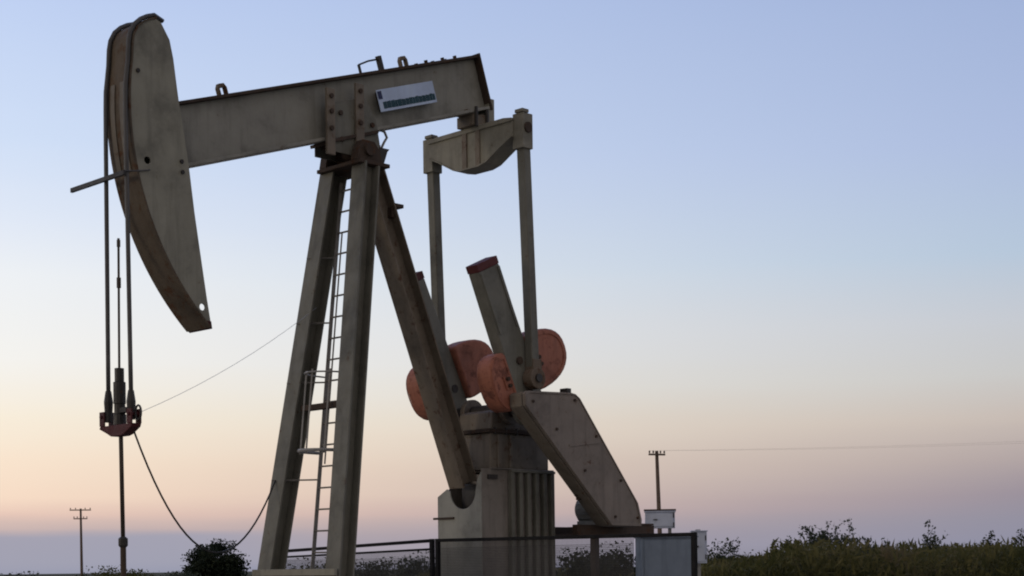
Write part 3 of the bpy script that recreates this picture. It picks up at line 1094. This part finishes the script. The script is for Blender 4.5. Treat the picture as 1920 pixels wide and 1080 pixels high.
bush('small_tree', field(90, -16.95), 3.2, 2.9, 40, 230, 0.17, M['leaf_dark'], 'small dark tree standing in the field left of the post legs', 'tree',
     lobes=[(0.35, 0.0, 0.62, 1.0, 0.8), (-0.75, 0.3, 0.55, 0.82, 0.6), (1.05, -0.2, 0.5, 0.62, 0.5), (-0.1, -0.5, 0.7, 0.6, 0.5)])

# bushes low on the left and behind the machine (depth, lateral, width, height)
low = [(62, -19.3, 2.2, 0.95, 'leaf_grey', 'lowest grey bush at the left edge of the field'),
       (70, -17.55, 3.2, 1.15, 'leaf_mid', 'broad green bush between the left utility pole and the polished rod'),
       (60, -14.2, 1.9, 1.02, 'leaf_mid', 'small green bush just right of the polished rod'),
       (66, -13.8, 2.1, 0.95, 'leaf_grey', 'grey green bush in front of the small dark tree'),
       (55, -6.9, 2.4, 1.22, 'leaf_mid', 'green bush seen through the guard beside the near front leg'),
       (58, -5.0, 2.6, 1.30, 'leaf_dark', 'dark bush seen through the guard between front leg and pedestal'),
       (52, -3.1, 1.9, 1.42, 'leaf_grey', 'grey green bush seen through the guard close to the pedestal'),
       (40, 1.75, 1.5, 1.42, 'leaf_dark', 'dark bush behind the guard just right of the pedestal'),
       (42, 2.65, 1.6, 1.52, 'leaf_dark', 'taller dark bush behind the guard under the motor')]
for d, l, w, h, mm, lab in low:
    bush('scrub_bush', field(d, l), w, h, 46, 70, 0.11, M[mm], lab, 'bush', 'low bushes in the field')


def weed(base, h, lab, spread, nst):
    t = thing('tall_weed', base, lab, 'weed', 'tall weeds above the field edge')
    q = MB()
    tips = []
    for k in range(nst):
        a = RNG.uniform(0, 2 * math.pi)
        hh = h * RNG.uniform(0.70, 1.0)
        r = spread * RNG.uniform(0.2, 1.0)
        root = V(base) + V((RNG.uniform(-0.15, 0.15), RNG.uniform(-0.15, 0.15), 0))
        top = V((base.x + r * math.cos(a), base.y + r * math.sin(a), hh))
        mid = root.lerp(top, 0.55) + V((0, 0, 0.05 * h))
        q.tube([root, mid, top], [0.012, 0.009, 0.004], 5)
        for j in range(6):
            f = RNG.uniform(0.35, 0.97)
            p = root.lerp(mid, f / 0.55) if f < 0.55 else mid.lerp(top, (f - 0.55) / 0.45)
            e = p + V((RNG.normal() * 0.14, RNG.normal() * 0.14, RNG.uniform(0.06, 0.26)))
            q.tube([p, e], [0.006, 0.003], 4)
            tips.append(e)
            tips.append(p.lerp(e, 0.6))
        tips.append(top)
    q.build('stalk', M['weed'], t)
    c = []
    for p in tips:
        nn = RNG.integers(4, 10)
        c.append(RNG.normal(size=(nn, 3)) * 0.045 + np.array(p))
    mesh_quads('leaf', leaves(np.concatenate(c), 0.075, 1.6), M['leaf_grey'], t, base)


weeds = [(42, 5.30, 1.85, 0.30, 5, 'short weed rising just right of the narrow pale box'),
         (43, 5.75, 1.80, 0.35, 5, 'second weed right of the narrow pale box, small and ragged'),
         (44, 7.55, 1.95, 0.35, 6, 'ragged weed at the left foot of the tallest weed clump'),
         (42, 7.75, 2.15, 0.50, 10, 'left side of the tallest weed clump on the right horizon'),
         (43, 8.35, 2.30, 0.60, 14, 'tallest bushy weed clump on the right horizon'),
         (42, 8.60, 2.20, 0.45, 10, 'right side of the tallest weed clump on the right horizon'),
         (44, 9.35, 2.05, 0.40, 7, 'upright weed a little right of the tallest clump'),
         (43, 9.65, 1.95, 0.35, 6, 'leaning weed two steps right of the tallest clump'),
         (41, 10.6, 2.12, 0.28, 4, 'thin tall weed alone mid way along the right field edge'),
         (43, 11.25, 1.85, 0.25, 3, 'small thin weed mid way along the right field edge'),
         (40, 11.85, 2.05, 0.18, 3, 'single bare stalk weed near the right edge'),
         (42, 13.25, 2.00, 0.35, 5, 'last tall weed at the far right edge')]
for d, l, h, sp, ns, lab in weeds:
    weed(field(d, l), h, lab, sp, ns)

# low cover that nobody could count: dense crop on the right, thin scrub elsewhere
pts = []


def cover(d0, d1, l0, l1, n, h0, h1, gap=0.0):
    d = RNG.uniform(d0, d1, n)
    f = RNG.uniform(l0, l1, n)              # lateral per metre of depth
    lat = f * d
    wob = 0.5 + 0.5 * np.sin(lat * 0.9 + d * 0.35) * np.sin(lat * 0.37 - d * 0.21 + 1.0)
    wob = 0.65 * wob + 0.35 * (0.5 + 0.5 * np.sin(lat * 3.1 + d * 1.7) * np.sin(lat * 2.3 - d * 1.1))
    if gap: 
        keep = wob > gap
        d, lat, wob = d[keep], lat[keep], wob[keep]
    top = h0 + (h1 - h0) * wob
    z = top * RNG.uniform(0, 1, len(d)) ** 0.7
    P = np.array(CAM)[None, :] + d[:, None] * np.array(FWD)[None, :] + lat[:, None] * np.array(RIGHT)[None, :]
    P[:, 2] = z + 0.01
    return P


near_edge = [cover(37, 58, 0.112, 0.165, 13000, 0.95, 1.45), cover(37, 58, 0.160, 0.40, 42000, 1.02, 1.78)]
pts.append(cover(58, 120, 0.10, 0.40, 26000, 1.1, 1.75))
pts.append(cover(60, 150, -0.40, 0.12, 42000, 0.45, 0.95, 0.25))
pts.append(cover(40, 60, -0.06, 0.09, 9000, 0.7, 1.15))
ne = np.concatenate(near_edge)
sel = RNG.uniform(0, 1, len(ne)) < 0.55
V1_ = leaves(ne[sel], 0.30, 7.0, 0.0, 2.6)               # upright grass blades
V2_ = leaves(ne[~sel], 0.12, 1.8, 0.0, 0.8)              # broad weed leaves
V3_ = leaves(np.concatenate(pts), 0.14, 1.9, 0.0, 1.2)
o = mesh_quads('field_scrub', np.concatenate([V1_, V2_, V3_]), M['scrub'])
tag(o, 'low green scrub covering the field to the horizon', 'scrub', kind='stuff')

# ------------------------------------------------------------------ sky, sun
w = bpy.data.worlds.new('World')
S.world = w
w.use_nodes = True
nt = w.node_tree
for n_ in list(nt.nodes): nt.nodes.remove(n_)
out = nt.nodes.new('ShaderNodeOutputWorld')
SUN_AZ = V((-0.93, 0.36, 0)).normalized()                # where the glow is strongest: left of the picture
SUN_EL = R(4)
sky = nt.nodes.new('ShaderNodeTexSky')
sky.sky_type = 'NISHITA'
sky.sun_disc = False
sky.sun_elevation = SUN_EL
sky.sun_rotation = math.atan2(SUN_AZ.x, SUN_AZ.y)
sky.dust_density = 2.0
bgN = nt.nodes.new('ShaderNodeBackground')
bgN.inputs['Strength'].default_value = 0.006
nt.links.new(sky.outputs['Color'], bgN.inputs['Color'])


def lin(c):
    return tuple(((v / 255) / 12.92 if v / 255 <= 0.04045 else ((v / 255 + 0.055) / 1.055) ** 2.4) for v in c) + (1,)


tc = nt.nodes.new('ShaderNodeTexCoord')
sep = nt.nodes.new('ShaderNodeSeparateXYZ')
nt.links.new(tc.outputs['Generated'], sep.inputs[0])


def mth(op, a, b=None, c=None):
    n_ = nt.nodes.new('ShaderNodeMath')
    n_.operation = op
    for i, v in enumerate((a, b, c)):
        if v is None: continue
        if isinstance(v, (int, float)): n_.inputs[i].default_value = v
        else: nt.links.new(v, n_.inputs[i])
    return n_.outputs[0]


hx, hy, hz = sep.outputs
hor = mth('SQRT', mth('ADD', mth('MULTIPLY', hx, hx), mth('MULTIPLY', hy, hy)))
hor = mth('MAXIMUM', hor, 0.001)
tanel = mth('DIVIDE', hz, hor)
# soft cloudy unevenness of the bands near the horizon
mp = nt.nodes.new('ShaderNodeMapping')
mp.inputs['Scale'].default_value = (2.2, 2.2, 26.0)
nt.links.new(tc.outputs['Generated'], mp.inputs['Vector'])
cn = nt.nodes.new('ShaderNodeTexNoise')
cn.inputs['Scale'].default_value = 2.0
cn.inputs['Detail'].default_value = 4.0
nt.links.new(mp.outputs['Vector'], cn.inputs['Vector'])
wob = mth('MULTIPLY', mth('SUBTRACT', cn.outputs['Fac'], 0.5), 0.008)
tt = mth('DIVIDE', mth('ADD', tanel, wob), 0.8)          # 0.4 of tangent = 0.5 of the ramp
LEFT = [(-0.02, (150, 150, 170)), (0.005, (178, 171, 180)), (0.020, (186, 172, 177)), (0.030, (214, 190, 183)), (0.035, (236, 204, 189)), (0.046, (251, 224, 202)),
        (0.068, (253, 232, 210)), (0.094, (252, 241, 223)), (0.128, (249, 247, 243)), (0.178, (242, 245, 249)), (0.21, (229, 237, 251)), (0.26, (212, 227, 251)),
        (0.36, (192, 210, 246)), (0.55, (160, 184, 232)), (0.8, (125, 155, 212))]
RGT = [(-0.02, (128, 128, 148)), (0.013, (146, 146, 166)), (0.026, (150, 147, 163)), (0.042, (158, 148, 159)), (0.062, (180, 167, 167)), (0.086, (202, 190, 183)),
       (0.112, (204, 203, 202)), (0.146, (201, 205, 213)), (0.186, (185, 202, 222)), (0.252, (176, 192, 226)), (0.352, (163, 181, 220)), (0.55, (135, 158, 205)), (0.8, (105, 132, 188))]
K = 0.953
def skyramp(st):
    return ramp(nt, tt, [(max(0.0, u / 0.8), tuple(v * K for v in lin(c)[:3]) + (1,)) for u, c in st])
rl, rr_ = skyramp(LEFT), skyramp(RGT)
lat = mth('DIVIDE', mth('ADD', mth('MULTIPLY', hx, RIGHT.x), mth('MULTIPLY', hy, RIGHT.y)), hor)
mr = nt.nodes.new('ShaderNodeMapRange')
mr.interpolation_type = 'LINEAR'
mr.inputs['From Min'].default_value = -0.30
mr.inputs['From Max'].default_value = 0.30
nt.links.new(lat, mr.inputs['Value'])
skyc = mixc(nt, mr.outputs[0], rl.outputs['Color'], rr_.outputs['Color'])
# a low bank of blue-grey cloud lying along the horizon on the left
def soft(v, a, b):
    n_ = nt.nodes.new('ShaderNodeMapRange')
    n_.interpolation_type = 'SMOOTHSTEP'
    n_.inputs['From Min'].default_value = a
    n_.inputs['From Max'].default_value = b
    nt.links.new(v, n_.inputs['Value'])
    return n_.outputs[0]


fwd_ = mth('ADD', mth('MULTIPLY', hx, FWD.x), mth('MULTIPLY', hy, FWD.y))
bank = mth('MULTIPLY', soft(mth('ADD', tanel, wob), 0.0275, 0.0215), soft(lat, -0.07, -0.22))
bank = mth('MULTIPLY', mth('MULTIPLY', bank, soft(fwd_, 0.0, 0.4)), 0.80)
skyc = mixc(nt, bank, skyc, tuple(v * 0.95 for v in lin((161, 163, 182))[:3]) + (1,))
# unseen sky behind the viewpoint, warmed to brighten the machine's near faces
bk = nt.nodes.new('ShaderNodeMapRange')
bk.interpolation_type = 'SMOOTHSTEP'
nt.links.new(mth('DIVIDE', mth('ADD', mth('MULTIPLY', hx, FWD.x), mth('MULTIPLY', hy, FWD.y)), hor), bk.inputs['Value'])
bk.inputs['From Min'].default_value = 0.75
bk.inputs['From Max'].default_value = -0.5
bk.inputs['To Min'].default_value = 0.0
bk.inputs['To Max'].default_value = 0.85
skyc = mixc(nt, bk.outputs[0], skyc, (0.37, 0.31, 0.265, 1))
bgR = nt.nodes.new('ShaderNodeBackground')
nt.links.new(skyc, bgR.inputs['Color'])
ad = nt.nodes.new('ShaderNodeAddShader')
nt.links.new(bgR.outputs[0], ad.inputs[0])
nt.links.new(bgN.outputs[0], ad.inputs[1])
nt.links.new(ad.outputs[0], out.inputs['Surface'])

sl = bpy.data.lights.new('sun', 'SUN')
sl.energy = 0.30
sl.angle = R(10)
sl.color = (1.0, 0.86, 0.70)
so = bpy.data.objects.new('sun', sl)
COL.objects.link(so)
sd = V((SUN_AZ.x * math.cos(SUN_EL), SUN_AZ.y * math.cos(SUN_EL), math.sin(SUN_EL)))
so.rotation_euler = sd.to_track_quat('Z', 'Y').to_euler()
so.location = (-10, 6, 12)

# ------------------------------------------------------------------ camera, render
cd = bpy.data.cameras.new('camera')
cam = bpy.data.objects.new('camera', cd)
COL.objects.link(cam)
cd.sensor_width = 36
cd.lens = 36 * 3000 / 1920
cd.clip_start = 0.1
cd.clip_end = 30000
cd.shift_y = (1065 - 540) / 1920
cd.shift_x = -6.4 / 1920
cam.location = CAM
back = -FWD
roll = R(0.7)
up = V((0, 0, 1))
rx_, ux_ = RIGHT, up
# slight hand-held roll
r2 = rx_ * math.cos(roll) - ux_ * math.sin(roll)
u2 = rx_ * math.sin(roll) + ux_ * math.cos(roll)
mt_ = Matrix((r2, u2, back)).transposed().to_4x4()
mt_.translation = CAM
cam.matrix_world = mt_
S.camera = cam
S.view_settings.view_transform = 'Standard'
S.view_settings.look = 'None'
S.view_settings.exposure = 0.0
S.view_settings.gamma = 1.0
S.cycles.filter_width = 2.0
S.cycles.max_bounces = 6
